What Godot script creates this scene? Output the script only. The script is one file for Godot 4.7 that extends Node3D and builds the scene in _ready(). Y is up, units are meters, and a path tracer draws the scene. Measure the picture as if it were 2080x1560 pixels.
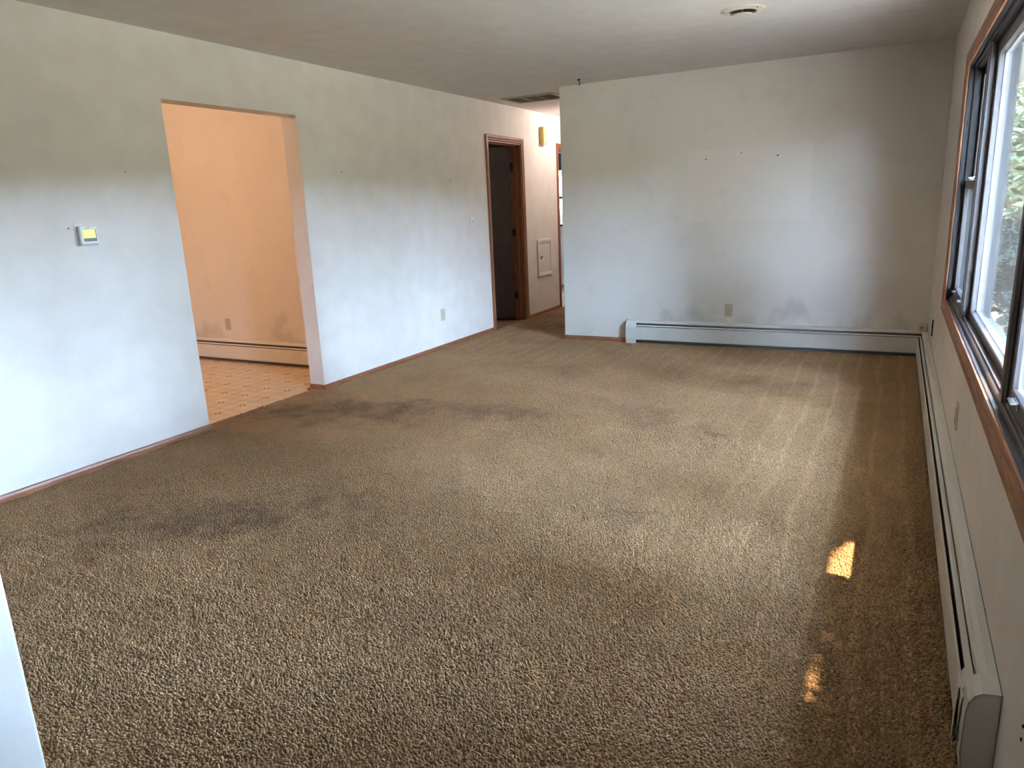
extends Node3D
# An empty living room with worn carpet, an opening to a kitchen, a hall and a wide window.
# x: from the left wall (0) to the window wall (W); y: up from the carpet; -z: from the camera to the far wall (-D).

const W := 4.225
const D := 6.737
const H := 2.44
const OPEN_NEAR := -3.078
const OPEN_FAR := -4.1925
const OPEN_TOP := 2.062
const HALL := 0.976
const SUN_RUN := 0.4817   # run over rise of the sunlight across the window wall
const SUN_SIDE := 0.03

var M := {}
var taken := {}
var rng := RandomNumberGenerator.new()


# ---------------------------------------------------------------- mesh helper
class MB:
	var v := PackedVector3Array()
	var n := PackedVector3Array()

	func tri(a: Vector3, b: Vector3, c: Vector3, hint: Vector3) -> void:
		var f := (b - a).cross(c - a)
		if f.length_squared() < 1e-18:
			return
		f = f.normalized()
		if f.dot(hint) < 0.0:
			f = -f
			v.append_array([a, b, c])
		else:
			v.append_array([a, c, b])
		n.append_array([f, f, f])

	func tri_smooth(a: Vector3, b: Vector3, c: Vector3, na: Vector3, nb: Vector3, nc: Vector3) -> void:
		var f := (b - a).cross(c - a)
		if f.length_squared() < 1e-18:
			return
		if f.dot(na + nb + nc) < 0.0:
			v.append_array([a, b, c])
			n.append_array([na, nb, nc])
		else:
			v.append_array([a, c, b])
			n.append_array([na, nc, nb])

	func quad(a: Vector3, b: Vector3, c: Vector3, d: Vector3, hint: Vector3) -> void:
		tri(a, b, c, hint)
		tri(a, c, d, hint)

	# a box between two corners with chamfered edges
	func box(lo: Vector3, hi: Vector3, ch := 0.0) -> void:
		var mid := (lo + hi) / 2.0
		var half := (hi - lo).abs() / 2.0
		var c: float = minf(ch, minf(half.x, minf(half.y, half.z)) * 0.9)
		var s := [-1.0, 1.0]
		var p := func(sx: float, sy: float, sz: float, axis: int) -> Vector3:
			var q := Vector3(half.x, half.y, half.z)
			for k in 3:
				if k != axis:
					q[k] -= c
			return mid + Vector3(q.x * sx, q.y * sy, q.z * sz)
		for sg: float in s:
			quad(p.call(sg, -1, -1, 0), p.call(sg, 1, -1, 0), p.call(sg, 1, 1, 0), p.call(sg, -1, 1, 0), Vector3(sg, 0, 0))
			quad(p.call(-1, sg, -1, 1), p.call(1, sg, -1, 1), p.call(1, sg, 1, 1), p.call(-1, sg, 1, 1), Vector3(0, sg, 0))
			quad(p.call(-1, -1, sg, 2), p.call(1, -1, sg, 2), p.call(1, 1, sg, 2), p.call(-1, 1, sg, 2), Vector3(0, 0, sg))
		if c <= 0.0:
			return
		for a: float in s:
			for b: float in s:
				quad(p.call(a, b, -1, 0), p.call(a, b, 1, 0), p.call(a, b, 1, 1), p.call(a, b, -1, 1), Vector3(a, b, 0))
				quad(p.call(a, -1, b, 0), p.call(a, 1, b, 0), p.call(a, 1, b, 2), p.call(a, -1, b, 2), Vector3(a, 0, b))
				quad(p.call(-1, a, b, 1), p.call(1, a, b, 1), p.call(1, a, b, 2), p.call(-1, a, b, 2), Vector3(0, a, b))
				for e: float in s:
					tri(p.call(a, b, e, 0), p.call(a, b, e, 1), p.call(a, b, e, 2), Vector3(a, b, e))

	# a closed outline (a, b) swept along l, its ends cut at s = k0 * a and s = length + k1 * a
	func sweep(outline: PackedVector2Array, o: Vector3, aa: Vector3, bb: Vector3, l: Vector3, length: float, k0 := 0.0, k1 := 0.0) -> void:
		var count := outline.size()
		var first := PackedVector3Array()
		var last := PackedVector3Array()
		for q in outline:
			var base := o + aa * q.x + bb * q.y
			first.append(base + l * (k0 * q.x))
			last.append(base + l * (length + k1 * q.x))
		var clock := Geometry2D.is_polygon_clockwise(outline)
		for i in count:
			var j := (i + 1) % count
			var e := outline[j] - outline[i]
			var out := Vector2(e.y, -e.x) if not clock else Vector2(-e.y, e.x)
			quad(first[i], first[j], last[j], last[i], aa * out.x + bb * out.y)
		var t := Geometry2D.triangulate_polygon(outline)
		for i in range(0, t.size(), 3):
			tri(first[t[i]], first[t[i + 1]], first[t[i + 2]], -l)
			tri(last[t[i]], last[t[i + 1]], last[t[i + 2]], l)

	# (radius, height) pairs turned round the axis up from o
	func lathe(prof: PackedVector2Array, o: Vector3, up: Vector3, sides := 32) -> void:
		var x := up.cross(Vector3(0.31, 0.17, 0.93)).normalized()
		var y := up.cross(x).normalized()
		for i in prof.size() - 1:
			var e := prof[i + 1] - prof[i]
			var m := Vector2(e.y, -e.x).normalized()
			for k in sides:
				var d0 := x * cos(TAU * k / sides) + y * sin(TAU * k / sides)
				var d1 := x * cos(TAU * (k + 1) / sides) + y * sin(TAU * (k + 1) / sides)
				var a := o + d0 * prof[i].x + up * prof[i].y
				var b := o + d1 * prof[i].x + up * prof[i].y
				var c := o + d1 * prof[i + 1].x + up * prof[i + 1].y
				var d := o + d0 * prof[i + 1].x + up * prof[i + 1].y
				var n0 := (d0 * m.x + up * m.y).normalized()
				var n1 := (d1 * m.x + up * m.y).normalized()
				tri_smooth(a, b, c, n0, n1, n1)
				tri_smooth(a, c, d, n0, n1, n0)

	# a round bar through points with a radius at each
	func tube(pts: PackedVector3Array, radii: PackedFloat32Array, sides := 10) -> void:
		var rings: Array[PackedVector3Array] = []
		var dirs: Array[PackedVector3Array] = []
		for i in pts.size():
			var t := (pts[mini(i + 1, pts.size() - 1)] - pts[maxi(i - 1, 0)]).normalized()
			var x := t.cross(Vector3(0.123, 0.21, 0.97)).normalized()
			var y := t.cross(x).normalized()
			var ring := PackedVector3Array()
			var dd := PackedVector3Array()
			for k in sides:
				var d := x * cos(TAU * k / sides) + y * sin(TAU * k / sides)
				dd.append(d)
				ring.append(pts[i] + d * radii[i])
			rings.append(ring)
			dirs.append(dd)
		for i in pts.size() - 1:
			for k in sides:
				var j := (k + 1) % sides
				tri_smooth(rings[i][k], rings[i][j], rings[i + 1][j], dirs[i][k], dirs[i][j], dirs[i + 1][j])
				tri_smooth(rings[i][k], rings[i + 1][j], rings[i + 1][k], dirs[i][k], dirs[i + 1][j], dirs[i + 1][k])
		for e in [0, pts.size() - 1]:
			var hint: Vector3 = (pts[0] - pts[1]) if e == 0 else (pts[e] - pts[e - 1])
			for k in sides:
				tri(pts[e], rings[e][k], rings[e][(k + 1) % sides], hint)

	func mesh() -> ArrayMesh:
		var a := []
		a.resize(Mesh.ARRAY_MAX)
		a[Mesh.ARRAY_VERTEX] = v
		a[Mesh.ARRAY_NORMAL] = n
		var am := ArrayMesh.new()
		am.add_surface_from_arrays(Mesh.PRIMITIVE_TRIANGLES, a)
		return am


# ---------------------------------------------------------------- naming helpers
func numbered(called: String) -> String:
	if not taken.has(called):
		taken[called] = 0
		return called
	taken[called] += 1
	return "%s_%03d" % [called, taken[called]]


func tag(o: Node3D, label: String, category: String, group := "", kind := "") -> Node3D:
	o.set_meta("label", label)
	o.set_meta("category", category)
	if group:
		o.set_meta("group", group)
	if kind:
		o.set_meta("kind", kind)
	return o


func put(called: String, mb: MB, m: Material, parent: Node3D = null) -> MeshInstance3D:
	var o := MeshInstance3D.new()
	o.mesh = mb.mesh()
	o.material_override = m
	o.cast_shadow = GeometryInstance3D.SHADOW_CASTING_SETTING_ON
	if parent == null:
		o.name = numbered(called)
		add_child(o)
	else:
		o.name = called
		parent.add_child(o, true)
	return o


func thing(called: String, label: String, category: String, at := Vector3.ZERO, group := "", kind := "") -> Node3D:
	var o := Node3D.new()
	o.name = numbered(called)
	add_child(o)
	o.position = at
	tag(o, label, category, group, kind)
	return o


func structure(called: String, mb: MB, m: Material, label: String, category: String) -> MeshInstance3D:
	var o := put(called, mb, m)
	tag(o, label, category, "", "structure")
	return o


# ---------------------------------------------------------------- materials
func noise_map(freq: float, lo: Color, hi: Color, octaves := 4, size := 512, kind := FastNoiseLite.TYPE_SIMPLEX_SMOOTH, s := 3) -> NoiseTexture2D:
	var f := FastNoiseLite.new()
	f.noise_type = kind
	f.frequency = freq
	f.fractal_octaves = octaves
	f.seed = s
	var t := NoiseTexture2D.new()
	t.width = size
	t.height = size
	t.seamless = true
	t.noise = f
	var g := Gradient.new()
	g.set_color(0, lo)
	g.set_color(1, hi)
	t.color_ramp = g
	return t


func plain(c: Color, rough := 0.6, metal := 0.0) -> StandardMaterial3D:
	var m := StandardMaterial3D.new()
	m.albedo_color = c
	m.roughness = rough
	m.metallic = metal
	return m


func mapped(c: Color, rough: float, t: Texture2D, scale: Vector3) -> StandardMaterial3D:
	var m := plain(c, rough)
	m.albedo_texture = t
	m.uv1_triplanar = true
	m.uv1_world_triplanar = true
	m.uv1_scale = scale
	return m


func make_materials() -> void:
	var mottle := noise_map(0.012, Color(0.955, 0.95, 0.94), Color(1, 1, 1), 5, 512)
	M.wall = mapped(Color(0.935, 0.91, 0.88), 0.72, mottle, Vector3.ONE * 0.55)
	M.ceiling = mapped(Color(0.90, 0.88, 0.86), 0.9, mottle, Vector3.ONE * 0.6)
	var grain := noise_map(0.02, Color(0.62, 0.55, 0.5), Color(1, 1, 1), 5, 512, FastNoiseLite.TYPE_SIMPLEX_SMOOTH, 5)
	var oak := Color(0.70, 0.475, 0.335)
	M.oak_x = mapped(oak, 0.42, grain, Vector3(0.5, 9, 9))
	M.oak_y = mapped(oak, 0.42, grain, Vector3(9, 0.5, 9))
	M.oak_z = mapped(oak, 0.42, grain, Vector3(9, 9, 0.5))
	M.door = mapped(Color(0.36, 0.255, 0.215), 0.45, grain, Vector3(7, 0.4, 7))
	M.bronze = plain(Color(0.285, 0.262, 0.268), 0.34)
	M.bronze.metallic_specular = 0.6
	M.bronze_dark = plain(Color(0.15, 0.15, 0.17), 0.38)
	M.white_vinyl = plain(Color(0.93, 0.94, 0.95), 0.35)
	M.spacer = plain(Color(0.66, 0.69, 0.72), 0.4)
	M.glass = plain(Color(1, 1, 1, 0.02), 0.03)
	M.glass.transparency = BaseMaterial3D.TRANSPARENCY_ALPHA
	M.heater = mapped(Color(0.90, 0.885, 0.85), 0.38, noise_map(0.01, Color(0.96, 0.955, 0.94), Color(1, 1, 1), 4, 256), Vector3.ONE * 0.8)
	M.heater_back = plain(Color(0.62, 0.63, 0.64), 0.55, 0.3)
	M.fin = plain(Color(0.70, 0.70, 0.71), 0.45, 0.8)
	M.ivory = plain(Color(0.80, 0.765, 0.665), 0.4)
	M.white_plastic = plain(Color(0.93, 0.925, 0.90), 0.35)
	M.slot = plain(Color(0.05, 0.045, 0.04), 0.7)
	M.iron = plain(Color(0.07, 0.065, 0.06), 0.5, 0.3)
	M.nail = plain(Color(0.16, 0.14, 0.13), 0.45, 0.5)
	M.brass = plain(Color(0.92, 0.84, 0.55), 0.2, 1.0)
	M.cream = plain(Color(0.92, 0.87, 0.66), 0.35)
	M.chrome = plain(Color(0.85, 0.85, 0.86), 0.2, 0.9)
	M.grille = plain(Color(0.70, 0.66, 0.58), 0.5)
	M.grille_slat = plain(Color(0.70, 0.66, 0.57), 0.5)
	M.filter = plain(Color(0.50, 0.47, 0.41), 0.9)
	M.duct = plain(Color(0.55, 0.56, 0.57), 0.4, 0.6)
	M.vent = plain(Color(0.84, 0.81, 0.735), 0.4)
	M.hinge = plain(Color(0.16, 0.17, 0.19), 0.35, 0.7)
	M.lino = mapped(Color(0.91, 0.83, 0.71), 0.42, noise_map(0.03, Color(0.94, 0.92, 0.90), Color(1, 1, 1), 4, 256), Vector3.ONE * 1.3)
	M.lino_joint = plain(Color(0.42, 0.31, 0.22), 0.6)
	M.lino_dot = plain(Color(0.27, 0.19, 0.13), 0.5)
	M.siding = plain(Color(0.72, 0.70, 0.66), 0.7)
	M.lawn = mapped(Color(0.67, 0.565, 0.44), 0.95, noise_map(0.03, Color(0.6, 0.62, 0.5), Color(1, 1, 1), 5, 512, FastNoiseLite.TYPE_SIMPLEX, 17), Vector3.ONE * 0.35)
	M.patio = mapped(Color(0.86, 0.78, 0.70), 0.9, noise_map(0.02, Color(0.85, 0.84, 0.82), Color(1, 1, 1), 5, 512, FastNoiseLite.TYPE_SIMPLEX, 19), Vector3.ONE * 0.7)
	M.bark = mapped(Color(0.36, 0.30, 0.25), 0.9, grain, Vector3(5, 1.2, 5))
	M.leaf = plain(Color(0.41, 0.42, 0.29), 0.5)
	M.leaf.backlight_enabled = true
	M.leaf.backlight = Color(0.32, 0.38, 0.16)
	M.leaf.vertex_color_use_as_albedo = true
	M.needle = plain(Color(0.10, 0.145, 0.13), 0.8)
	M.needle.metallic_specular = 0.2
	M.needle.vertex_color_use_as_albedo = true


# the far wall's paint: soot above the heater, the paler place where a picture hung, grime in patches
func soiled_paint(size: Vector2, soot_to: float, soot_x: Vector2, ghost: Rect2, s: int) -> ImageTexture:
	var w := 640
	var h := int(640 * size.y / size.x)
	var im := Image.create(w, h, false, Image.FORMAT_RGB8)
	var f := FastNoiseLite.new()
	f.seed = s
	f.frequency = 1.0
	f.fractal_octaves = 4
	for j in h:
		for i in w:
			var x := (i + 0.5) / w * size.x
			var y := size.y - (j + 0.5) / h * size.y
			var c := 0.985 + 0.015 * f.get_noise_2d(x * 1.4, y * 1.4)
			var blotch := clampf(0.55 + 1.6 * f.get_noise_2d(x * 2.2 + 40.0, y * 2.6), 0.0, 1.0)
			var reach := soot_to * (0.75 + 0.6 * f.get_noise_2d(x * 2.0, 7.0))
			if y < reach and x > soot_x.x and x < soot_x.y:
				var edge := clampf((reach - y) / 0.12, 0.0, 1.0) * clampf((x - soot_x.x) / 0.08, 0.0, 1.0) * clampf((soot_x.y - x) / 0.08, 0.0, 1.0)
				c *= 1.0 - 0.10 * edge * blotch
			if ghost.has_point(Vector2(x, y)):
				c *= 1.022
			var grime := clampf(f.get_noise_2d(x * 3.1 + 9.0, y * 3.1 + 5.0) - 0.28, 0.0, 1.0)
			c *= 1.0 - 0.06 * grime
			c = minf(c, 1.0)
			im.set_pixel(i, j, Color(c, c * 0.996, c * 0.985))
	return ImageTexture.create_from_image(im)


func soiled_wall(size: Vector2, left: float, soot_to: float, soot_x: Vector2, ghost: Rect2, s: int) -> StandardMaterial3D:
	var m := plain(M.wall.albedo_color, 0.72)
	m.albedo_texture = soiled_paint(size, soot_to, soot_x, ghost, s)
	m.uv1_triplanar = true
	m.uv1_world_triplanar = true
	m.uv1_triplanar_sharpness = 8.0
	m.uv1_scale = Vector3(1.0 / size.x, 1.0 / size.y, 1.0 / size.x)
	m.uv1_offset = Vector3(-left / size.x, 0, 0)
	return m


# ---------------------------------------------------------------- the scene
func _ready() -> void:
	rng.seed = 20240611
	# camera
	var cam := Camera3D.new()
	cam.name = "camera"
	cam.transform = Transform3D(Basis(Vector3(0.886106, -0.04189, -0.461586), Vector3(-0.075311, 0.969659, -0.232573), Vector3(0.457323, 0.240846, 0.856066)), Vector3(3.9266, 1.35635, 0))
	cam.fov = rad_to_deg(2.0 * atan(780.0 / 1457.22))
	cam.near = 0.05
	cam.far = 300.0
	add_child(cam)
	cam.current = true
	# sky and exposure
	var env := Environment.new()
	env.background_mode = Environment.BG_SKY
	var sky := Sky.new()
	var sm := ProceduralSkyMaterial.new()
	sm.sky_top_color = Color(0.70, 0.84, 1.0)
	sm.sky_horizon_color = Color(0.83, 0.915, 1.0)
	sm.sky_energy_multiplier = 6.9
	sm.ground_bottom_color = Color(0.35, 0.36, 0.28)
	sm.ground_horizon_color = Color(0.45, 0.47, 0.42)
	sm.ground_energy_multiplier = 2.0
	sky.sky_material = sm
	env.sky = sky
	env.tonemap_mode = Environment.TONE_MAPPER_LINEAR
	env.tonemap_exposure = 1.54
	env.sdfgi_enabled = true
	env.ssao_enabled = true
	env.ssil_enabled = true
	var we := WorldEnvironment.new()
	we.name = "world_environment"
	we.environment = env
	add_child(we)
	# sun: high over the eave, square to the window wall
	var sun := DirectionalLight3D.new()
	sun.name = "sun"
	sun.light_color = Color(1.0, 0.90, 0.74)
	sun.light_energy = 8.2
	sun.light_angular_distance = 0.5
	sun.shadow_enabled = true
	add_child(sun)
	sun.look_at_from_position(Vector3(SUN_RUN, 1.0, SUN_SIDE) * 20.0, Vector3.ZERO, Vector3(0, 0, 1))

	make_materials()
	build_shell()
	build_carpet()
	build_kitchen()
	build_hall()
	build_window()
	build_heaters()
	build_wall_things()
	build_outside()


# ---------------------------------------------------------------- room shell
func rounded_plan(pts: PackedVector2Array, corner: int, r: float) -> PackedVector2Array:
	var out := PackedVector2Array()
	for i in pts.size():
		if i != corner:
			out.append(pts[i])
			continue
		var a := (pts[i - 1] - pts[i]).normalized()
		var b := (pts[(i + 1) % pts.size()] - pts[i]).normalized()
		for k in 5:
			var t := k / 4.0
			out.append(pts[i] + a * r * (1 - t) * (1 - t) + b * r * t * t)
	return out


func build_shell() -> void:
	var b := MB.new()
	# left wall, cut by the kitchen opening and the two hall doors
	for z in [[1.3, OPEN_NEAR], [OPEN_FAR, -7.03], [-7.81, -8.875], [-9.65, -12.0]]:
		b.box(Vector3(-0.145, -0.2, z[1]), Vector3(0, H, z[0]))
	b.box(Vector3(-0.145, OPEN_TOP, OPEN_FAR), Vector3(0, H, OPEN_NEAR))
	b.box(Vector3(-0.145, 2.05, -7.81), Vector3(0, H, -7.03))
	b.box(Vector3(-0.145, 2.05, -9.65), Vector3(0, H, -8.875))
	structure("wall_left", b, M.wall, "long off-white wall on the left with the opening to the kitchen", "wall")
	# far wall: a return that ends at the hall with a rounded corner
	var size := Vector2(3.4, 2.44)
	var far_paint := soiled_wall(size, 0.95, 0.52, Vector2(0.82, 3.2), Rect2(1.27, 1.144, 1.05, 0.62), 21)
	b = MB.new()
	var plan := rounded_plan(PackedVector2Array([Vector2(W, -D), Vector2(HALL, -D), Vector2(HALL, -10.0), Vector2(W, -10.0)]), 1, 0.006)
	b.sweep(plan, Vector3(0, -0.2, 0), Vector3(1, 0, 0), Vector3(0, 0, 1), Vector3(0, 1, 0), H + 0.2)
	structure("wall_far", b, far_paint, "pale far wall above the long baseboard heater, ending at the hall", "wall")
	# window wall
	b = MB.new()
	b.box(Vector3(W, -0.4, -12.0), Vector3(W + 0.15, 0.69, 1.45))
	b.box(Vector3(W, 2.02, -12.0), Vector3(W + 0.15, H + 0.1, 1.45))
	b.box(Vector3(W, 0.69, -12.0), Vector3(W + 0.15, 2.02, -4.99))
	b.box(Vector3(W, 0.69, -1.70), Vector3(W + 0.15, 2.02, 1.45))
	structure("wall_right", b, M.wall, "cream wall on the right that holds the wide bronze window", "wall")
	b = MB.new()
	b.box(Vector3(-4.2, -0.2, 1.3), Vector3(W, H, 1.45))
	structure("wall_near", b, M.wall, "off-white wall behind the viewer", "wall")
	# wall end at the near left, its corner bead rounded
	b = MB.new()
	plan = rounded_plan(PackedVector2Array([Vector2(2.07, -0.750), Vector2(2.209, -0.750), Vector2(2.209, 1.3), Vector2(2.07, 1.3)]), 1, 0.008)
	b.sweep(plan, Vector3(0, -0.2, 0), Vector3(1, 0, 0), Vector3(0, 0, 1), Vector3(0, 1, 0), H + 0.2)
	structure("wall_entry", b, M.wall, "white end of a wall at the lower left corner, close to the viewer", "wall")
	b = MB.new()
	# one slab with a square hole over the round vent
	for q in [[-4.2, 2.93, -12.2, 1.45], [3.096, W + 0.15, -12.2, 1.45], [2.93, 3.096, -12.2, -4.943], [2.93, 3.096, -4.777, 1.45]]:
		b.box(Vector3(q[0], H, q[2]), Vector3(q[1], H + 0.16, q[3]))
	b.box(Vector3(2.9, H + 0.16, -5.0), Vector3(3.13, H + 0.2, -4.72))
	structure("ceiling", b, M.ceiling, "grey-white ceiling with a faint texture over the room and hall", "ceiling")
	# eave outside over the window
	b = MB.new()
	b.box(Vector3(W + 0.15, 2.33, -12.5), Vector3(4.91, 2.38, 2.5))
	b.box(Vector3(4.89, 2.30, -12.5), Vector3(4.912, 2.52, 2.5))
	structure("roof", b, M.siding, "pale eave of the roof outside above the window", "roof")
	# baseboards
	var prof := PackedVector2Array([Vector2(0, -0.02), Vector2(0, 0.038), Vector2(0.004, 0.038), Vector2(0.0085, 0.034), Vector2(0.012, 0.022), Vector2(0.012, -0.02)])
	var runs := [[1.3, OPEN_NEAR - 0.012, "brown wood baseboard along the left wall nearer than the kitchen opening"], [OPEN_FAR + 0.012, -6.968, "brown wood baseboard between the kitchen opening and the hall door"], [-7.871, -8.812, "short wood baseboard in the hall under the white access panel"]]
	for r in runs:
		b = MB.new()
		b.sweep(prof, Vector3(0, 0, r[0]), Vector3(1, 0, 0), Vector3(0, 1, 0), Vector3(0, 0, -1), r[0] - r[1])
		var o := structure("baseboard_left", b, M.oak_z, r[2], "baseboard")
		if r[0] == OPEN_FAR + 0.012:
			b = MB.new()
			b.sweep(prof, Vector3(0.0, 0, OPEN_FAR), Vector3(0, 0, 1), Vector3(0, 1, 0), Vector3(-1, 0, 0), 0.145)
			put("end_return", b, M.oak_x, o)
			b = MB.new()
			b.box(Vector3(-0.15, -0.012, OPEN_FAR - 0.004), Vector3(-0.118, 0.012, OPEN_FAR + 0.045), 0.003)
			put("shoe_block", b, M.oak_x, o)
	b = MB.new()
	b.sweep(prof, Vector3(HALL - 0.012, 0, -D), Vector3(0, 0, 1), Vector3(0, 1, 0), Vector3(1, 0, 0), 1.652 - HALL + 0.012)
	structure("baseboard_far", b, M.oak_x, "short orange-brown wood baseboard left of the far heater", "baseboard")
	b = MB.new()
	b.sweep(prof, Vector3(HALL, 0, -D), Vector3(-1, 0, 0), Vector3(0, 1, 0), Vector3(0, 0, -1), 3.0)
	structure("baseboard_hall", b, M.oak_z, "wood baseboard round the corner on the right side of the hall", "baseboard")


# ---------------------------------------------------------------- carpet
func stain(x: float, z: float, cx: float, cz: float, rx: float, rz: float, turn: float, f: FastNoiseLite) -> float:
	var p := Vector2(x - cx, z - cz).rotated(-turn)
	var d := Vector2(p.x / rx, p.y / rz).length()
	if d > 1.8:
		return 0.0
	d += 0.7 * f.get_noise_2d(x * 2.4, z * 2.4) + 0.4 * f.get_noise_2d(x * 7.0, z * 7.0) + rng.randf_range(-0.25, 0.25)
	return (1.0 - smoothstep(0.2, 1.25, d)) * (0.85 + 0.5 * f.get_noise_2d(x * 5.0 + 9.0, z * 5.0))


func build_carpet() -> void:
	var b := MB.new()
	b.box(Vector3(-0.11, -0.2, -12.0), Vector3(W, -0.0065, 1.3))
	b.box(Vector3(-4.2, -0.2, -12.2), Vector3(-0.11, -0.012, OPEN_FAR - 0.76))
	var pile_under := plain(Color(0.50, 0.38, 0.265), 1.0)
	var floor_slab := structure("floor", b, pile_under, "worn beige-brown carpet floor with traffic stains and vacuum lines", "floor")
	# one tuft: a leaning clump of yarn
	var t := MB.new()
	var sides := 5
	var rings := [[0.0040, 0.0], [0.0047, 0.0055], [0.0030, 0.0105]]
	var off := [Vector2.ZERO, Vector2(0.0008, 0.0003), Vector2(0.0024, 0.0006)]
	for i in 2:
		for k in sides:
			var c := []
			for q in [[i, k], [i, k + 1], [i + 1, k + 1], [i + 1, k]]:
				var ang: float = TAU * q[1] / sides + q[0] * 0.5
				var r: float = rings[q[0]][0]
				c.append([Vector3(cos(ang) * r + off[q[0]].x, rings[q[0]][1], sin(ang) * r + off[q[0]].y), Vector3(cos(ang), 0.35, sin(ang)).normalized()])
			t.tri_smooth(c[0][0], c[1][0], c[2][0], c[0][1], c[1][1], c[2][1])
			t.tri_smooth(c[0][0], c[2][0], c[3][0], c[0][1], c[2][1], c[3][1])
	for k in sides:
		var a0: float = TAU * k / sides + 1.0
		var a1: float = TAU * (k + 1) / sides + 1.0
		var o3 := Vector3(off[2].x, 0.0105, off[2].y)
		t.tri_smooth(o3 + Vector3(0.0004, 0.0022, 0), o3 + Vector3(cos(a0), 0, sin(a0)) * 0.0030, o3 + Vector3(cos(a1), 0, sin(a1)) * 0.0030, Vector3.UP, Vector3(cos(a0), 0.6, sin(a0)).normalized(), Vector3(cos(a1), 0.6, sin(a1)).normalized())
	var f := FastNoiseLite.new()
	f.seed = 77
	f.frequency = 1.0
	f.fractal_octaves = 3
	var stains := [
		[1.22, -2.12, 0.66, 0.25, -0.72, 0.38], [0.95, -1.70, 0.25, 0.14, -0.6, 0.20], [0.55, -3.74, 0.95, 0.32, -0.25, 0.40], [1.55, -4.12, 0.6, 0.2, -0.3, 0.32],
		[2.55, -4.35, 0.50, 0.22, 0.5, 0.22], [2.88, -2.86, 0.24, 0.13, 0.3, 0.20], [0.45, -7.35, 0.42, 0.45, 0.1, 0.30], [0.3, -8.2, 0.30, 0.5, 0.1, 0.28],
		[0.75, -6.55, 0.32, 0.22, 0.2, 0.16], [3.1, -5.45, 0.55, 0.24, 0.2, 0.17], [2.3, -5.65, 0.5, 0.2, 0.0, 0.13], [2.62, -1.72, 0.30, 0.17, 0.4, 0.13],
		[2.2, -5.0, 0.5, 0.2, 0.15, 0.10], [1.45, -5.45, 0.4, 0.25, 0.4, 0.12],
	]
	var spots := [[3.08, -4.108, 0.075], [2.43, -4.751, 0.035], [0.98, -4.20, 0.04], [2.046, -3.876, 0.015], [1.93, -1.98, 0.012], [0.66, -2.02, 0.02]]
	var seams := [[3.30, -4.45, 3.78, -4.395], [3.80, -3.664, 3.90, -3.72], [3.90, -3.21, 4.14, -3.216], [3.08, -4.10, 3.35, -3.97]]
	# regions the pile covers
	var areas := [[Rect2(0.010, -6.72, 4.145, 3.02), 0.0082], [Rect2(0.010, -3.70, 4.148, 3.10), 0.0069], [Rect2(0.010, -9.4, 0.955, 2.68), 0.0105], [Rect2(-0.112, -4.185, 0.122, 1.10), 0.0080]]
	var buf := PackedFloat32Array()
	var count := 0
	var total := 0
	for a in areas:
		total += int(a[0].size.x / a[1] + 1) * int(a[0].size.y / a[1] + 1)
	buf.resize(total * 16)
	for a in areas:
		var rc: Rect2 = a[0]
		var step: float = a[1]
		var grow: float = step / 0.0080
		for iz in int(rc.size.y / step + 1):
			for ix in int(rc.size.x / step + 1):
				var x: float = rc.position.x + (ix + rng.randf_range(-0.1, 1.1)) * step
				var z: float = rc.position.y + (iz + rng.randf_range(-0.1, 1.1)) * step
				if x > rc.end.x or z > rc.end.y or count >= total:
					continue
				var n1 := f.get_noise_2d(x * 1.3, z * 1.3)
				var n2 := f.get_noise_2d(x * 5.0 + 30.0, z * 5.0)
				# direction of the nap: vacuum lanes along z by the window and the far wall, along x at the near left
				var lane := 0.0
				var line := 0.0
				var wob := 0.05 * f.get_noise_2d(x * 0.8 + 3.0, z * 0.8)
				var by_window := smoothstep(2.5, 3.4, x - 0.35 * (z + 6.7) * 0.2) * (1.0 if z < -2.0 else 0.4)
				var by_far := smoothstep(-5.2, -6.1, z)
				var g := maxf(by_window, by_far * 0.8)
				if g > 0.02:
					var u: float = (x + wob) / 0.145
					lane += g * (1.0 if int(floor(u)) % 2 == 0 else -1.0)
					line = maxf(line, g * (1.0 - smoothstep(0.06, 0.13, absf(u - roundf(u)))))
				var by_left := smoothstep(-2.0, -1.5, z) * smoothstep(2.9, 2.2, x)
				if by_left > 0.02:
					var u2: float = (z + wob * 0.8) / 0.125
					lane += by_left * (1.0 if int(floor(u2)) % 2 == 0 else -1.0)
					line = maxf(line, 0.8 * by_left * (1.0 - smoothstep(0.06, 0.12, absf(u2 - roundf(u2)))))
				var dirt := 0.0
				for s in stains:
					dirt = maxf(dirt, s[5] * stain(x, z, s[0], s[1], s[2], s[3], s[4], f))
				var press := 0.0
				for s in spots:
					var dd := Vector2(x - s[0], (z - s[1]) * 1.3).length()
					if dd < s[2] * (0.8 + 0.9 * f.get_noise_2d(x * 16.0 + 5.0, z * 22.0)):
						dirt = maxf(dirt, 0.32)
						press = 0.5
				for s in seams:
					var q := Geometry2D.get_closest_point_to_segment(Vector2(x, z), Vector2(s[0], s[1]), Vector2(s[2], s[3]))
					if q.distance_to(Vector2(x, z + 0.004 * n2)) < 0.006:
						press = 0.6
				var worn := clampf(n1 * 0.9 + n2 * 0.35, -0.6, 0.6)
				var h: float = grow * rng.randf_range(0.72, 1.2) * (1.0 - 0.35 * press + 0.10 * line)
				var w: float = grow * rng.randf_range(1.0, 1.35)
				var spin := rng.randf() * TAU
				var lean := Vector2(rng.randf_range(-0.35, 0.35), rng.randf_range(-0.35, 0.35)) + Vector2(0.08 * lane * g + 0.3 * worn, 0.10 * lane + 0.25 * worn)
				var bx := Vector3(cos(spin) * w, 0, -sin(spin) * w)
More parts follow.
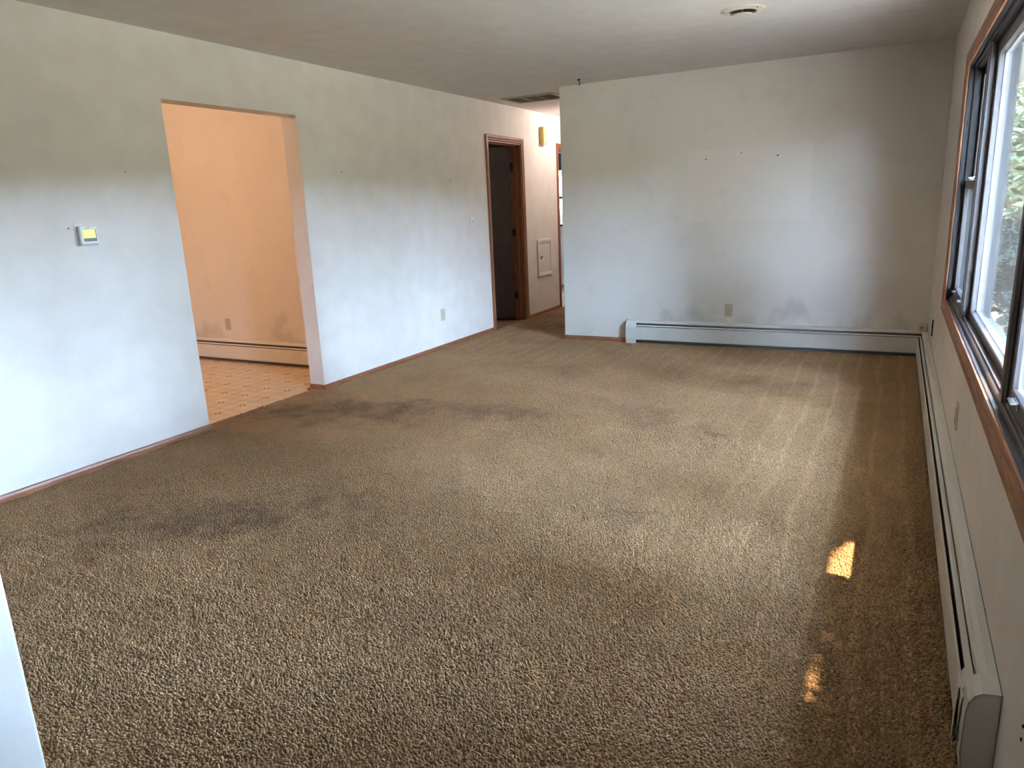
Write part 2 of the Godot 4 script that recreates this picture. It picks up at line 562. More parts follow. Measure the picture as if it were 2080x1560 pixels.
				var bz := Vector3(sin(spin) * w, 0, cos(spin) * w)
				var by := Vector3(lean.x, 1.0, lean.y).normalized() * h
				var tone: float = (1.0 - dirt) * (1.0 + 0.17 * worn + 0.16 * line) * rng.randf_range(0.86, 1.14)
				var k := count * 16
				buf[k] = bx.x; buf[k + 1] = by.x; buf[k + 2] = bz.x; buf[k + 3] = x
				buf[k + 4] = bx.y; buf[k + 5] = by.y; buf[k + 6] = bz.y; buf[k + 7] = -0.0105
				buf[k + 8] = bx.z; buf[k + 9] = by.z; buf[k + 10] = bz.z; buf[k + 11] = z
				buf[k + 12] = 0.368 * tone; buf[k + 13] = 0.227 * tone * (1.0 + 0.02 * n2); buf[k + 14] = 0.118 * tone * (1.0 + 0.25 * dirt); buf[k + 15] = 1.0
				count += 1
	buf.resize(count * 16)
	var mm := MultiMesh.new()
	mm.transform_format = MultiMesh.TRANSFORM_3D
	mm.use_colors = true
	mm.mesh = t.mesh()
	mm.instance_count = count
	mm.buffer = buf
	var pile := MultiMeshInstance3D.new()
	pile.name = "carpet_pile"
	pile.multimesh = mm
	var pm := plain(Color.WHITE, 0.95)
	pm.vertex_color_use_as_albedo = true
	pm.metallic_specular = 0.2
	pile.material_override = pm
	pile.set_meta("kind", "stuff")
	pile.set_meta("label", "short beige carpet pile, matted and stained along the walkways")
	floor_slab.add_child(pile)


# ---------------------------------------------------------------- kitchen behind the opening
func build_kitchen() -> void:
	var b := MB.new()
	var paint := soiled_wall(Vector2(3.4, 2.44), -3.3, 0.46, Vector2(0.4, 3.2), Rect2(0, 0, 0, 0), 5)
	b.box(Vector3(-4.2, -0.2, -4.99), Vector3(-0.145, H, -4.85))
	structure("wall_kitchen", b, paint, "kitchen wall in warm lamplight seen through the opening, smudged", "wall")
	b = MB.new()
	b.box(Vector3(-4.2, -0.2, -12.2), Vector3(-4.05, H, 1.3))
	structure("wall_kitchen_side", b, M.wall, "left side wall of the kitchen, hidden behind the opening", "wall")
	b = MB.new()
	b.box(Vector3(-4.05, -0.2, -0.7), Vector3(-0.145, H, -0.55))
	structure("wall_kitchen_near", b, M.wall, "near wall of the kitchen, hidden behind the left wall", "wall")
	# vinyl floor: a bed in the colour of the printed lines, tiles that stand proud of it
	b = MB.new()
	b.box(Vector3(-4.05, -0.2, -4.85), Vector3(-0.11, -0.0105, -0.7))
	var fl := structure("floor", b, M.lino_joint, "tan vinyl kitchen floor in squares with clusters of four dots", "floor")
	var pitch := 0.1143
	var tile := MB.new()
	tile.box(Vector3(-pitch / 2 + 0.003, -0.012, -pitch / 2 + 0.003), Vector3(pitch / 2 - 0.003, -0.0085, pitch / 2 - 0.003), 0.0008)
	var tile_mesh := tile.mesh()
	var shades := []
	for k in 4:
		var m: StandardMaterial3D = M.lino.duplicate()
		m.albedo_color = M.lino.albedo_color * (0.97 + 0.015 * k)
		m.albedo_color.a = 1.0
		m.uv1_offset = Vector3(0.37 * k, 0, 0.21 * k)
		shades.append(m)
	var rest := MB.new()
	var dots := MB.new()
	var made := 0
	for i in range(0, 35):
		for j in range(-36, 1):
			var c := Vector3(-0.080 - pitch * (i + 0.5), 0, -3.404 + pitch * (j + 12 + 0.5))
			if c.x - pitch / 2 < -4.0 or c.z > -0.75 or c.z - pitch / 2 < -4.79 or c.x + pitch / 2 > -0.105:
				continue
			var seen := c.z < -2.95 + 0.62 * c.x and c.x > -2.6
			if seen and made < 298:
				var o := MeshInstance3D.new()
				o.mesh = tile_mesh
				o.material_override = shades[rng.randi() % 4]
				o.name = "tile"
				o.position = c
				fl.add_child(o, true)
				made += 1
			else:
				rest.box(c + Vector3(-pitch / 2 + 0.003, -0.012, -pitch / 2 + 0.003), c + Vector3(pitch / 2 - 0.003, -0.0085, pitch / 2 - 0.003))
			if i % 2 == 1 and (j + 36) % 2 == 0:
				var x: Vector3 = c + Vector3(-pitch / 2, -0.0085, -pitch / 2)
				for q in [Vector3(0.020, 0, 0), Vector3(-0.020, 0, 0), Vector3(0, 0, 0.020), Vector3(0, 0, -0.020)]:
					dots.lathe(PackedVector2Array([Vector2(0.0078, 0), Vector2(0.0072, 0.0005), Vector2(0, 0.0006)]), x + q, Vector3.UP, 10)
	# border strip against the carpet and the heater
	b = MB.new()
	b.box(Vector3(-0.196, -0.012, -4.84), Vector3(-0.111, -0.0088, -0.75))
	b.box(Vector3(-4.0, -0.012, -4.845), Vector3(-0.111, -0.0088, -4.78))
	put("border_strip", b, M.lino, fl)
	var o := put("tile_field", rest, M.lino, fl)
	o.set_meta("kind", "stuff")
	o = put("dot_inlay", dots, M.lino_dot, fl)
	o.set_meta("kind", "stuff")
	# its lamp, out of sight behind the left wall
	ceiling_lamp("kitchen_ceiling_lamp", "round glowing ceiling lamp in the kitchen, hidden behind the left wall", Vector3(-1.75, H, -2.9), Color(1.0, 0.81, 0.66), 1.28)


func ceiling_lamp(called: String, label: String, at: Vector3, c: Color, energy: float) -> void:
	var o := thing(called, label, "lamp", at)
	var b := MB.new()
	b.lathe(PackedVector2Array([Vector2(0.0, -0.022), Vector2(0.135, -0.022), Vector2(0.14, -0.016), Vector2(0.14, 0.0)]), Vector3.ZERO, Vector3.UP, 32)
	put("base", b, M.white_plastic, o)
	b = MB.new()
	var prof := PackedVector2Array()
	for k in 9:
		var a := PI / 2 * k / 8.0
		prof.append(Vector2(0.125 * sin(a), -0.022 - 0.085 * cos(a)))
	b.lathe(prof, Vector3.ZERO, Vector3.UP, 32)
	var gm := plain(Color(0.95, 0.93, 0.88), 0.4)
	gm.emission_enabled = true
	gm.emission = c
	gm.emission_energy_multiplier = 1.5
	put("lamp_shade", b, gm, o)
	var l := OmniLight3D.new()
	l.name = "lamp_light"
	l.light_color = c
	l.light_energy = energy
	l.light_size = 0.06
	l.omni_range = 12.0
	l.omni_attenuation = 2.0
	l.shadow_enabled = true
	l.position = Vector3(0, -0.065, 0)
	o.add_child(l)


# ---------------------------------------------------------------- hall and its doors
func door_casing(o: Node3D, z0: float, z1: float, top: float) -> void:
	# a moulded casing round an opening in the left wall, between z0 (near) and z1 (far)
	var prof := PackedVector2Array([Vector2(0, 0), Vector2(0, 0.009), Vector2(0.006, 0.011), Vector2(0.018, 0.012), Vector2(0.030, 0.017), Vector2(0.048, 0.018), Vector2(0.054, 0.016), Vector2(0.057, 0.011), Vector2(0.057, 0)])
	var b := MB.new()
	b.sweep(prof, Vector3(0, -0.012, z0), Vector3(0, 0, 1), Vector3(1, 0, 0), Vector3(0, 1, 0), top + 0.012, 0.0, 1.0)
	put("casing_side", b, M.oak_y, o)
	b = MB.new()
	b.sweep(prof, Vector3(0, -0.012, z1), Vector3(0, 0, -1), Vector3(1, 0, 0), Vector3(0, 1, 0), top + 0.012, 0.0, 1.0)
	put("casing_side", b, M.oak_y, o)
	b = MB.new()
	b.sweep(prof, Vector3(0, top, z1), Vector3(0, 1, 0), Vector3(1, 0, 0), Vector3(0, 0, 1), z0 - z1, -1.0, 1.0)
	put("casing_head", b, M.oak_z, o)
	# jamb boards and stops
	b = MB.new()
	b.box(Vector3(-0.145, -0.012, z0 - 0.016), Vector3(0.0, top + 0.016, z0), 0.001)
	put("jamb", b, M.oak_y, o)
	b = MB.new()
	b.box(Vector3(-0.145, -0.012, z1), Vector3(0.0, top + 0.016, z1 + 0.016), 0.001)
	put("jamb", b, M.oak_y, o)
	b = MB.new()
	b.box(Vector3(-0.145, top - 0.016, z1 + 0.016), Vector3(0.0, top, z0 - 0.016), 0.001)
	put("jamb_head", b, M.oak_z, o)
	b = MB.new()
	b.box(Vector3(-0.098, -0.012, z1 + 0.016), Vector3(-0.06, top - 0.016, z1 + 0.027), 0.002)
	b.box(Vector3(-0.098, -0.012, z0 - 0.027), Vector3(-0.06, top - 0.016, z0 - 0.016), 0.002)
	b.box(Vector3(-0.098, top - 0.027, z1 + 0.027), Vector3(-0.06, top - 0.016, z0 - 0.027), 0.002)
	put("door_stop", b, M.oak_y, o)


func build_hall() -> void:
	var b := MB.new()
	b.box(Vector3(0, -0.2, -10.15), Vector3(HALL, H, -10.0))
	structure("wall_hall", b, M.wall, "end wall of the hall, hidden behind the far wall", "wall")
	# dark room behind the first door, bright room behind the second
	b = MB.new()
	b.box(Vector3(-4.05, -0.2, -8.45), Vector3(-0.145, H, -8.3))
	structure("wall_rooms", b, M.wall, "wall between the two rooms off the hall, hidden from the viewer", "wall")
	b = MB.new()
	b.box(Vector3(-4.05, -0.2, -12.0), Vector3(-0.145, 0.98, -11.5))
	b.box(Vector3(-4.05, 2.18, -12.0), Vector3(-0.145, H, -11.5))
	b.box(Vector3(-4.05, 0.98, -12.0), Vector3(-2.0, 2.18, -11.5))
	b.box(Vector3(-0.55, 0.98, -12.0), Vector3(-0.145, 2.18, -11.5))
	structure("wall_bedroom", b, M.wall, "bedroom wall with the bright window, glimpsed through the second hall door", "wall")
	var win := thing("window_2", "bright window glimpsed through the second hall door", "window", Vector3(0, 0, -11.5), "", "structure")
	for part in [["frame_head", Vector3(-2.0, 1.90, -0.12), Vector3(-0.55, 2.18, -0.02)], ["frame_sill", Vector3(-2.0, 0.98, -0.12), Vector3(-0.55, 1.02, 0.02)], ["frame_side", Vector3(-2.0, 1.02, -0.12), Vector3(-1.95, 1.90, -0.02)], ["frame_side", Vector3(-0.60, 1.02, -0.12), Vector3(-0.55, 1.90, -0.02)], ["meeting_rail", Vector3(-1.95, 1.435, -0.10), Vector3(-0.60, 1.475, -0.04)]]:
		b = MB.new()
		b.box(part[1], part[2], 0.004)
		put(part[0], b, M.bronze_dark, win)
	for y in [[1.02, 1.435], [1.475, 1.90]]:
		b = MB.new()
		b.box(Vector3(-1.95, y[0], -0.075), Vector3(-0.60, y[1], -0.071))
		put("pane", b, M.glass, win)
	b = MB.new()
	b.box(Vector3(-2.03, 2.17, 0.0), Vector3(-0.52, 2.215, 0.03), 0.006)
	put("curtain_rail", b, M.white_vinyl, win)
	# first door: casing, jambs and a dark slab standing open into the room
	var d := thing("door_1", "open dark wood door with oak casing at the start of the hall", "door", Vector3.ZERO, "", "structure")
	door_casing(d, -7.03, -7.81, 2.05)
	var hinge_at := Vector3(-0.128, 0, -7.786)
	b = MB.new()
	b.box(Vector3(-0.036, 0.016, 0.006), Vector3(0.0, 2.026, 0.742), 0.002)
	var leaf := put("door_slab", b, M.door, d)
	leaf.position = hinge_at
	leaf.rotation_degrees.y = -62.0
	b = MB.new()
	b.lathe(PackedVector2Array([Vector2(0, 0.062), Vector2(0.018, 0.06), Vector2(0.027, 0.045), Vector2(0.022, 0.03), Vector2(0.011, 0.02), Vector2(0.011, 0.006), Vector2(0.030, 0.005), Vector2(0.031, 0.0)]), Vector3(0.0, 0.95, 0.68), Vector3(1, 0, 0), 24)
	put("knob", b, M.brass, leaf)
	for y in [0.30, 1.045, 1.80]:
		b = MB.new()
		b.box(Vector3(-0.126, y - 0.045, -7.7938), Vector3(-0.099, y + 0.045, -7.791), 0.0008)
		b.tube(PackedVector3Array([Vector3(-0.134, y - 0.046, -7.785), Vector3(-0.134, y + 0.046, -7.785)]), PackedFloat32Array([0.0065, 0.0065]), 12)
		put("hinge", b, M.hinge, d)
	var d2 := thing("door_2", "oak casing of the second hall door, just beside the far wall's edge", "door", Vector3.ZERO, "", "structure")
	door_casing(d2, -8.875, -9.65, 2.05)
	# lamp of the hall, hidden behind the corner of the far wall
	ceiling_lamp("hall_ceiling_lamp", "round glowing ceiling lamp in the hall, hidden behind the far wall", Vector3(0.58, H, -8.62), Color(1.0, 0.935, 0.915), 0.44)
	# white access panel low on the hall wall
	var p := thing("access_panel", "white painted access panel with a small latch on the hall wall", "panel", Vector3(0, 0.704, -8.37))
	var fr := PackedVector2Array([Vector2(0, 0), Vector2(0, 0.012), Vector2(0.008, 0.016), Vector2(0.035, 0.020), Vector2(0.045, 0.018), Vector2(0.045, 0)])
	var hz := 0.165
	var hy := 0.180
	for s in [-1.0, 1.0]:
		b = MB.new()
		b.sweep(fr, Vector3(0, -hy, s * hz), Vector3(0, 0, s), Vector3(1, 0, 0), Vector3(0, 1, 0), hy * 2, -1.0, 1.0)
		put("frame_side", b, M.white_plastic, p)
		b = MB.new()
		b.sweep(fr, Vector3(0, s * hy, -hz), Vector3(0, s, 0), Vector3(1, 0, 0), Vector3(0, 0, 1), hz * 2, -1.0, 1.0)
		put("frame_rail", b, M.white_plastic, p)
	b = MB.new()
	b.box(Vector3(0.0, -hy + 0.004, -hz + 0.004), Vector3(0.008, hy - 0.004, hz - 0.004), 0.002)
	var pd := put("panel_door", b, M.white_plastic, p)
	b = MB.new()
	b.box(Vector3(0.008, -0.012, 0.10), Vector3(0.016, 0.02, 0.118), 0.002)
	b.tube(PackedVector3Array([Vector3(0.016, 0.012, 0.108), Vector3(0.024, 0.02, 0.085)]), PackedFloat32Array([0.004, 0.004]), 8)
	put("latch", b, M.nail, pd)
	# brass and cream door chime high on the hall wall
	var c := thing("door_chime", "brass and cream door chime high on the hall wall", "chime", Vector3(0, 2.172, -8.395))
	b = MB.new()
	b.box(Vector3(0, -0.10, -0.062), Vector3(0.044, 0.10, 0.050), 0.002)
	put("body", b, M.cream, c)
	for s in [[-0.10, -0.002], [0.002, 0.10]]:
		b = MB.new()
		b.box(Vector3(0.044, s[0], -0.064), Vector3(0.058, s[1], 0.062), 0.004)
		put("cover", b, M.cream, c)
	for k in 3:
		b = MB.new()
		var x := 0.011 + 0.017 * k
		b.tube(PackedVector3Array([Vector3(x, -0.098, 0.056), Vector3(x, 0.098, 0.056)]), PackedFloat32Array([0.0085, 0.0085]), 16)
		put("chime_tube", b, M.brass, c)
	# return-air grille in the hall ceiling
	var g := thing("ceiling_grille", "rectangular slatted return-air grille in the hall ceiling", "vent", Vector3(0.485, H, -7.215))
	var gp := PackedVector2Array([Vector2(0, 0), Vector2(0, 0.008), Vector2(0.006, 0.012), Vector2(0.028, 0.011), Vector2(0.036, 0.003), Vector2(0.036, 0)])
	var gx := 0.262
	var gz := 0.178
	for s in [-1.0, 1.0]:
		b = MB.new()
		b.sweep(gp, Vector3(s * gx, 0, -gz), Vector3(s, 0, 0), Vector3(0, -1, 0), Vector3(0, 0, 1), gz * 2, -1.0, 1.0)
		put("frame_side", b, M.grille, g)
		b = MB.new()
		b.sweep(gp, Vector3(-gx, 0, s * gz), Vector3(0, 0, s), Vector3(0, -1, 0), Vector3(1, 0, 0), gx * 2, -1.0, 1.0)
		put("frame_end", b, M.grille, g)
	b = MB.new()
	b.box(Vector3(-gx, -0.002, -gz), Vector3(gx, 0.0, gz))
	put("filter", b, M.filter, g)
	for k in 20:
		b = MB.new()
		var z := -gz + 0.0085 + k * 0.0178
		b.sweep(PackedVector2Array([Vector2(-0.006, 0.0022), Vector2(0.006, 0.0082), Vector2(0.0066, 0.0074), Vector2(-0.0054, 0.0014)]), Vector3(-gx, 0, z), Vector3(0, 0, 1), Vector3(0, -1, 0), Vector3(1, 0, 0), gx * 2)
		put("slat", b, M.grille_slat, g)
	for k in [-1.0, 1.0]:
		b = MB.new()
		b.box(Vector3(k * 0.088 - 0.004, -0.010, -gz), Vector3(k * 0.088 + 0.004, -0.006, gz))
		put("crossbar", b, M.grille_slat, g)
	b = MB.new()
	b.lathe(PackedVector2Array([Vector2(0, -0.016), Vector2(0.005, -0.014), Vector2(0.006, -0.011)]), Vector3(0.13, 0, 0.19), Vector3.UP, 12)
	put("screw", b, M.chrome, g)


# ---------------------------------------------------------------- the wide window
func frame_ring(o: Node3D, called: String, m: Material, x0: float, x1: float, z0: float, z1: float, y0: float, y1: float, side: float, bottom: float, top: float) -> void:
	# four members of a sash or frame; z0 < z1
	for q in [["stile", Vector3(x0, y0, z0), Vector3(x1, y1, z0 + side)], ["stile", Vector3(x0, y0, z1 - side), Vector3(x1, y1, z1)], ["bottom_rail", Vector3(x0, y0, z0 + side), Vector3(x1, y0 + bottom, z1 - side)], ["top_rail", Vector3(x0, y1 - top, z0 + side), Vector3(x1, y1, z1 - side)]]:
		var b := MB.new()
		b.box(q[1], q[2], 0.0035)
		put(called + "_" + q[0] if called else q[0], b, m, o)


func build_window() -> void:
	var win := thing("window_1", "wide bronze-framed window with a fixed middle pane between two double-hung sashes", "window", Vector3.ZERO, "", "structure")
	var z0 := -4.97
	var z1 := -1.72
	var y0 := 0.71
	var y1 := 2.0
	# oak casing, mitred
	var prof := PackedVector2Array([Vector2(0, 0), Vector2(0, 0.008), Vector2(0.008, 0.0105), Vector2(0.022, 0.0115), Vector2(0.036, 0.017), Vector2(0.058, 0.018), Vector2(0.067, 0.016), Vector2(0.072, 0.010), Vector2(0.072, 0)])
	var r := 0.004
	var out := Vector3(-1, 0, 0)
	var b := MB.new()
	b.sweep(prof, Vector3(W, y0 - r, z0 - r), Vector3(0, 0, -1), out, Vector3(0, 1, 0), y1 - y0 + 2 * r, -1.0, 1.0)
	put("casing_side", b, M.oak_y, win)
	b = MB.new()
	b.sweep(prof, Vector3(W, y0 - r, z1 + r), Vector3(0, 0, 1), out, Vector3(0, 1, 0), y1 - y0 + 2 * r, -1.0, 1.0)
	put("casing_side", b, M.oak_y, win)
	b = MB.new()
	b.sweep(prof, Vector3(W, y1 + r, z0 - r), Vector3(0, 1, 0), out, Vector3(0, 0, 1), z1 - z0 + 2 * r, -1.0, 1.0)
	put("casing_head", b, M.oak_z, win)
	b = MB.new()
	b.sweep(prof, Vector3(W, y0 - r, z0 - r), Vector3(0, -1, 0), out, Vector3(0, 0, 1), z1 - z0 + 2 * r, -1.0, 1.0)
	put("casing_apron", b, M.oak_z, win)
	# jamb liners
	for q in [["jamb_side", Vector3(W, 0.69, z0 - 0.02), Vector3(W + 0.15, 2.02, z0)], ["jamb_side", Vector3(W, 0.69, z1), Vector3(W + 0.15, 2.02, z1 + 0.02)], ["jamb_head", Vector3(W, y1, z0), Vector3(W + 0.15, 2.02, z1)], ["sill", Vector3(W, 0.69, z0), Vector3(W + 0.17, y0, z1)]]:
		b = MB.new()
		b.box(q[1], q[2], 0.002)
		put(q[0], b, M.bronze_dark if q[0] != "sill" else M.bronze, win)
	# raised sill profile behind the ledge, head profile
	b = MB.new()
	b.sweep(PackedVector2Array([Vector2(0.016, 0), Vector2(0.018, 0.012), Vector2(0.022, 0.015), Vector2(0.028, 0.016), Vector2(0.031, 0.024), Vector2(0.15, 0.012), Vector2(0.15, 0)]), Vector3(W, y0, z0), Vector3(1, 0, 0), Vector3(0, 1, 0), Vector3(0, 0, 1), z1 - z0)
	put("sill_track", b, M.bronze, win)
	b = MB.new()
	b.sweep(PackedVector2Array([Vector2(0.020, 0), Vector2(0.020, -0.010), Vector2(0.026, -0.013), Vector2(0.034, -0.013), Vector2(0.036, -0.022), Vector2(0.15, -0.022), Vector2(0.15, 0)]), Vector3(W, y1, z0), Vector3(1, 0, 0), Vector3(0, 1, 0), Vector3(0, 0, 1), z1 - z0)
	put("head_track", b, M.bronze_dark, win)
	# mullions
	for z in [-4.165, -2.515]:
		b = MB.new()
		b.sweep(PackedVector2Array([Vector2(-0.025, 0.11), Vector2(-0.025, 0.023), Vector2(-0.021, 0.019), Vector2(0.017, 0.019), Vector2(0.020, 0.021), Vector2(0.022, 0.026), Vector2(0.025, 0.028), Vector2(0.025, 0.11)]), Vector3(W, y0, z), Vector3(0, 0, 1), Vector3(1, 0, 0), Vector3(0, 1, 0), y1 - y0)
		put("mullion", b, M.bronze, win)
	# fixed picture window
	var pic := Node3D.new()
	pic.name = "picture_unit"
	win.add_child(pic)
	frame_ring(pic, "", M.bronze, W + 0.052, W + 0.094, -4.14, -2.54, y0 + 0.012, y1 - 0.012, 0.058, 0.044, 0.062)
	frame_ring(pic, "spacer", M.spacer, W + 0.076, W + 0.090, -4.086, -2.594, y0 + 0.052, y1 - 0.070, 0.009, 0.009, 0.009)
	b = MB.new()
	b.box(Vector3(W + 0.080, y0 + 0.050, -4.087), Vector3(W + 0.084, y1 - 0.068, -2.593))
	put("pane", b, M.glass, pic)
	b = MB.new()
	b.box(Vector3(W + 0.0842, y0 + 0.056, -4.085), Vector3(W + 0.0846, y1 - 0.072, -2.595))
	put("dirt_film", b, film(), pic)
	# double-hung units at both ends
	for q in [[z0, -4.19], [-2.49, z1]]:
		for s in [[q[0], q[0] + 0.014], [q[1] - 0.014, q[1]]]:
			b = MB.new()
			b.box(Vector3(W + 0.028, y0 + 0.01, s[0]), Vector3(W + 0.15, y1 - 0.01, s[1]), 0.002)
			put("side_track", b, M.bronze_dark, win)
		for k in 2:
			var sash := Node3D.new()
			sash.name = "lower_sash" if k == 0 else "upper_sash"
			win.add_child(sash, true)
			var x0 := W + 0.033 + 0.034 * k
			var ya := y0 + 0.016 if k == 0 else 1.335
			var yb := 1.385 if k == 0 else y1 - 0.014
			var za: float = q[0] + 0.015
			var zb: float = q[1] - 0.015
			frame_ring(sash, "", M.bronze, x0, x0 + 0.030, za, zb, ya, yb, 0.042, 0.058 if k == 0 else 0.040, 0.042)
			frame_ring(sash, "spacer", M.spacer, x0 + 0.013, x0 + 0.021, za + 0.038, zb - 0.038, ya + (0.054 if k == 0 else 0.036), yb - 0.038, 0.007, 0.007, 0.007)
			for gx in [x0 + 0.011, x0 + 0.021]:
				b = MB.new()
				b.box(Vector3(gx, ya + 0.05 if k == 0 else ya + 0.034, za + 0.036), Vector3(gx + 0.002, yb - 0.036, zb - 0.036))
				put("pane", b, M.glass, sash)
			if k == 0:
				for z in [lerpf(za, zb, 0.22), lerpf(za, zb, 0.78)]:
					b = MB.new()
					b.box(Vector3(x0 - 0.004, ya + 0.032, z - 0.035), Vector3(x0, ya + 0.054, z + 0.035), 0.001)
					b.box(Vector3(x0 - 0.020, ya + 0.046, z - 0.035), Vector3(x0 - 0.003, ya + 0.054, z + 0.035), 0.003)
					put("lift_handle", b, M.chrome, sash)
				for z in [lerpf(za, zb, 0.3), lerpf(za, zb, 0.7)]:
					b = MB.new()
					b.box(Vector3(x0 + 0.004, yb, z - 0.025), Vector3(x0 + 0.028, yb + 0.010, z + 0.025), 0.003)
					b.tube(PackedVector3Array([Vector3(x0 + 0.016, yb + 0.012, z), Vector3(x0 - 0.004, yb + 0.014, z + 0.02)]), PackedFloat32Array([0.006, 0.004]), 8)
					put("sash_lock", b, M.chrome, sash)


# smears and dust that streak down the outer side of the glass
func film() -> StandardMaterial3D:
	var w := 512
	var h := 512
	var im := Image.create(w, h, false, Image.FORMAT_RGBA8)
	var f := FastNoiseLite.new()
	f.seed = 91
	f.frequency = 1.0
	f.fractal_octaves = 4
	for j in h:
		for i in w:
			var u := i / float(w)
			var v := j / float(h)
			var streak := f.get_noise_2d(u * 26.0, v * 3.0)
			var smear := f.get_noise_2d(u * 7.0 + 11.0 + v * 3.0, v * 7.0)
			var a := clampf(0.006 + 0.05 * maxf(streak, 0.0) + 0.09 * maxf(smear - 0.1, 0.0), 0.0, 0.3)
			im.set_pixel(i, j, Color(0.86, 0.88, 0.88, a))
	var m := StandardMaterial3D.new()
	m.albedo_texture = ImageTexture.create_from_image(im)
	m.transparency = BaseMaterial3D.TRANSPARENCY_ALPHA
	m.roughness = 0.9
	m.metallic_specular = 0.1
	m.backlight_enabled = true
	m.backlight = Color(0.9, 0.9, 0.9)
	m.uv1_triplanar = true
	m.uv1_world_triplanar = true
	m.uv1_scale = Vector3(0.8, 0.8, 0.8)
	return m


# ---------------------------------------------------------------- baseboard heaters
func strip(line: PackedVector2Array, t: float) -> PackedVector2Array:
	# an open line in a section made a closed outline t thick
	var out := PackedVector2Array(line)
	for i in range(line.size() - 1, -1, -1):
		var e := Vector2.ZERO
		if i > 0:
			e += (line[i] - line[i - 1]).normalized()
		if i < line.size() - 1:
			e += (line[i + 1] - line[i]).normalized()
		out.append(line[i] + Vector2(e.y, -e.x).normalized() * t)
	return out


func heater(o: Node3D, at: Vector3, n: Vector3, l: Vector3, length: float, k0: float, k1: float, seams: Array, cap0: float, cap1: float) -> void:
	# at: foot of the wall where it begins; n: out of the wall; l: along it; caps cover both ends
	var up := Vector3.UP
	var s := 0.002
	var back := PackedVector2Array([Vector2(0.0012, -0.008), Vector2(0.0012, 0.220), Vector2(0.003, 0.220), Vector2(0.003, -0.008)])
	var hood := strip(PackedVector2Array([Vector2(0.0025, 0.2225), Vector2(0.022, 0.2210), Vector2(0.034, 0.2155), Vector2(0.041, 0.207), Vector2(0.0435, 0.196)]), 0.0014)
	var damper := strip(PackedVector2Array([Vector2(0.044, 0.1785), Vector2(0.052, 0.1760), Vector2(0.0572, 0.1720), Vector2(0.0582, 0.1685)]), 0.0014)
	var front := strip(PackedVector2Array([Vector2(0.0652, 0.158), Vector2(0.0662, 0.1630), Vector2(0.0690, 0.1635), Vector2(0.0715, 0.158), Vector2(0.0735, 0.110), Vector2(0.0735, 0.046), Vector2(0.0705, 0.036), Vector2(0.062, 0.034)]), 0.0014)
	var b := MB.new()
	b.sweep(back, at, n, up, l, length, k0, k1)
	put("back_panel", b, M.heater_back, o)
	var element := PackedVector2Array([Vector2(0.012, 0.065), Vector2(0.012, 0.150), Vector2(0.050, 0.150), Vector2(0.050, 0.065)])
	b = MB.new()
	b.sweep(element, at + l * 0.06, n, up, l, length - 0.12, k0, k1)
	put("heating_element", b, M.fin, o)
	b = MB.new()
	b.sweep(damper, at + l * cap0 * 0.5, n, up, l, length - cap0 * 0.5 - cap1 * 0.5, k0, k1)
	put("damper", b, M.heater, o)
	# hood and front in lengths between the seams
	var cuts := [0.0]
	cuts.append_array(seams)
	cuts.append(length)
	for i in cuts.size() - 1:
		var a: float = cuts[i] + (0.0006 if i > 0 else 0.0)
		var e: float = cuts[i + 1] - (0.0006 if i < cuts.size() - 2 else 0.0)
		b = MB.new()
		b.sweep(hood, at + l * a, n, up, l, e - a, k0 if i == 0 else 0.0, k1 if i == cuts.size() - 2 else 0.0)
		put("hood", b, M.heater, o)
		b = MB.new()
		b.sweep(front, at + l * a, n, up, l, e - a - (0.055 if cap1 > 0.1 and i == cuts.size() - 2 else 0.0), k0 if i == 0 else 0.0, k1 if i == cuts.size() - 2 else 0.0)
		put("front_panel", b, M.heater, o)


func end_cap(o: Node3D, at: Vector3, n: Vector3, l: Vector3, length: float, slim: float) -> void:
	# a shell over the last part of the heater with a flat end plate down to the floor
	var outline := PackedVector2Array([Vector2(0.0004, -0.010), Vector2(0.0004, 0.2245), Vector2(0.038, 0.2190), Vector2(0.0535, 0.2085), Vector2(0.0640, 0.188), Vector2(0.0752 - slim, 0.158), Vector2(0.0765 - slim, 0.046), Vector2(0.0745 - slim, 0.034), Vector2(0.0725 - slim, -0.010)])
	var b := MB.new()
	b.sweep(outline, at, n, Vector3.UP, l, 0.0018)
	put("end_plate", b, M.heater, o)
	var skin := strip(PackedVector2Array([Vector2(0.0025, 0.2245), Vector2(0.038, 0.2190), Vector2(0.0535, 0.2085), Vector2(0.0640, 0.188), Vector2(0.0752 - slim, 0.158), Vector2(0.0765 - slim, 0.046), Vector2(0.0745 - slim, 0.034), Vector2(0.0725 - slim, -0.010)]), 0.0014)
	b = MB.new()
	b.sweep(skin, at, n, Vector3.UP, l, length)
	put("cap_shell", b, M.heater, o)


